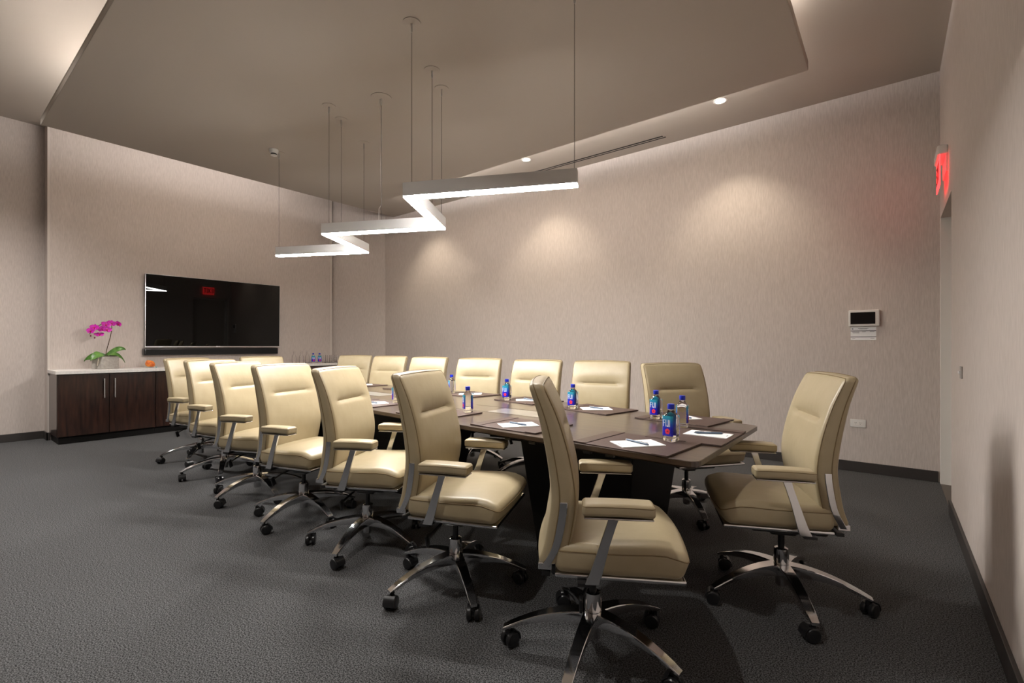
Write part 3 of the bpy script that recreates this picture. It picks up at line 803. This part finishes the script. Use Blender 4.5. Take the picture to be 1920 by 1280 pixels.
# orchid
op = thing('potted_orchid', 'magenta orchid in a square grey pot on the worktop', 'orchid', (-8.17, 1.61, ZW), R(25))
HP = .165
def potdef(x, y, z): return (x * (1 + .0 * z), y, z + HP / 2)
link('pot', MB().add(*rbox(.2, .2, HP, .006, nc=2, deform=potdef)).mesh('pot', M['concrete'], True), op)
link('moss', MB().add(*rbox(.17, .17, .02, .008, (4, 4, 1), 2, lambda x, y, z: (x, y, z + HP + .002 + .008 * math.sin(40 * x) * math.cos(37 * y)))).mesh('moss', M['soil'], True), op)
def leafm(length, width, lift, droop, n=10):
    v = []; f = []
    for i in range(n + 1):
        t = i / n; wd = width * math.sin(math.pi * min(1, t * .92 + .08)) ** .6 * (1 - .3 * t) + .003
        y = length * (t - .12 * t * t); z = lift * math.sin(t * 1.6) - droop * t * t
        for s, dz in ((-1, .012), (-.5, .003), (0, -.004), (.5, .003), (1, .012)): v.append((s * wd, y, z + dz))
        for s, dz in ((-1, .010), (-.5, .000), (0, -.007), (.5, .000), (1, .010)): v.append((s * wd, y, z + dz))
    for i in range(n):
        a, b = i * 10, (i + 1) * 10
        for k in range(4): f += [(a+k, a+k+1, b+k+1, b+k), (a+5+k, b+5+k, b+6+k, a+6+k)]
        f += [(a, b, b+5, a+5), (a+4, a+9, b+9, b+4)]
    f += [(0, 5, 6, 1), (1, 6, 7, 2), (2, 7, 8, 3), (3, 8, 9, 4)]
    e = n * 10
    f += [(e, e+1, e+6, e+5), (e+1, e+2, e+7, e+6), (e+2, e+3, e+8, e+7), (e+3, e+4, e+9, e+8)]
    return MB().add(v, f).mesh('leaf', M['leaf'], True, 60)
view = R(-12)       # roughly the camera's direction from the plant, in the world
inv_r = -R(25)
def wdir(a): return R(a) - R(90) + inv_r      # world bearing -> rotation of a leaf built along +Y
link('leaf', leafm(.25, .055, .07, .16), op, (0, 0, HP), (0, R(-45), wdir(-105)))
link('leaf', leafm(.2, .08, .09, .15), op, (0, 0, HP), (0, R(-25), wdir(-60)))
link('leaf', leafm(.25, .05, .20, .06), op, (0, 0, HP), (0, R(50), wdir(72)))
link('leaf', leafm(.25, .052, .10, .22), op, (0, 0, HP), (0, R(40), wdir(88)))
link('leaf', leafm(.22, .055, .05, .13), op, (0, 0, HP), (0, R(-55), wdir(-92)))
link('aerial_root', MB().tube([(.02, -.06, HP), (.05, -.12, HP - .01), (.06, -.135, HP - .07), (.055, -.14, HP - .12)], [.004, .004, .0035, .002], 8).mesh('aerial_root', M['root'], True), op)
# stem in world-ish axes: s = along +Y (picture right), up
def W(s, z, dpt=0): 
    p = Matrix.Rotation(inv_r, 3, 'Z') @ Vector((dpt, s, 0)); return (p.x, p.y, z)
sp_ = [W(0, HP), W(.012, .25), W(.03, .33), W(.05, .42), W(.062, .50), W(.066, .56), W(.055, .60), W(.02, .615, .01), W(-.04, .595, .02), (W(-.10, .555, .03)), W(-.15, .50, .03), W(-.165, .455, .03)]
st_ = link('flower_stem', MB().tube(sp_, .0042, 8).mesh('flower_stem', M['stem'], True), op)
for p in (sp_[2], sp_[4]): link('stem_node', MB().add(*rbox(.013, .013, .014, .005, nc=2), mx=Matrix.Translation(p)).mesh('stem_node', M['stem'], True), st_)
def flowerm():
    m = MB()
    def petal(ang, ln, wd, tilt):
        n = 7; v = []; f = []
        for i in range(n + 1):
            t = i / n; hw = wd * math.sin(math.pi * (t * .86 + .1)) ** .7; y = ln * t; z = tilt * t * t
            v += [(-hw, y, z + .004), (0, y, z), (hw, y, z + .004), (-hw, y, z + .002), (0, y, z - .002), (hw, y, z + .002)]
        for i in range(n):
            a, b = i * 6, i * 6 + 6
            f += [(a, a+1, b+1, b), (a+1, a+2, b+2, b+1), (a+3, b+3, b+4, a+4), (a+4, b+4, b+5, a+5), (a, b, b+3, a+3), (a+2, a+5, b+5, b+2)]
        e = n * 6; f += [(0, 3, 4, 1), (1, 4, 5, 2), (e, e+1, e+4, e+3), (e+1, e+2, e+5, e+4)]
        m.add(v, f, Matrix.Rotation(R(ang), 4, 'Z'))
    for a in (0, 130, 230): petal(a, .045, .017, .004)
    for a in (78, -78): petal(a, .055, .030, .010)
    return m.mesh('flower', M['petal'], True, 60)
flm = flowerm()
lipm = MB().add(*rbox(.016, .022, .018, .007, nc=2), mx=Matrix.Translation((0, -.008, .01))).mesh('flower_lip', M['petal_lip'], True)
fl = [(.125, .60, .02, 60), (.055, .605, .03, 20), (-.005, .585, .05, 5), (-.045, .525, .05, 0), (.0, .52, .06, 10), (-.115, .545, .03, -50), (-.15, .50, .03, -60), (-.075, .45, .05, 0)]
for k, (s, z, dp, yaw) in enumerate(fl):
    o = link('flower', flm, op, W(s, z, dp), (0, 0, 0))
    mxr = Matrix.Rotation(inv_r, 3, 'Z') @ Matrix.Rotation(R(90 + yaw * .8), 3, 'Z') @ Matrix.Rotation(R(90 - (15 if k != 7 else 50)), 3, 'X') @ Matrix.Rotation(R(random.uniform(-15, 15)), 3, 'Z')
    o.rotation_euler = mxr.to_euler()
    link('flower_lip', lipm, o)
budm = MB().lathe([(.001, -.012), (.007, -.006), (.009, .002), (.005, .012), (.001, .015)], 12).mesh('bud', mat('bud_maroon', (.16, .03, .05), .5), True)
for s, z in ((-.155, .435), (-.115, .41)): link('bud', budm, op, W(s, z, .03))

os_ = thing('orange_stone', 'orange rounded stone ornament on a white dish on the worktop', 'ornament', (-8.12, 2.08, ZW))
link('dish', MB().lathe([(.03, 0), (.055, .006), (.062, .012), (.058, .013), (.03, .007), (.001, .006)], 28).mesh('dish', M['dish'], True), os_)
def stdef(x, y, z): 
    return (x * (1 + .15 * math.sin(9 * z + 1)), y * (1 - 3.0 * max(0, z - .0) + .12 * math.sin(20 * y)), 1.3 * z + .02 * math.cos(14 * y + .6) + .042)
link('stone', MB().add(*rbox(.085, .11, .07, .034, (2, 2, 1), 5, stdef)).mesh('stone', M['orange'], True, 80), os_)
link('bead', MB().add(*rbox(.012, .012, .012, .005, nc=3), mx=Matrix.Translation((.03, .07, .006))).mesh('bead', M['teal'], True), os_)
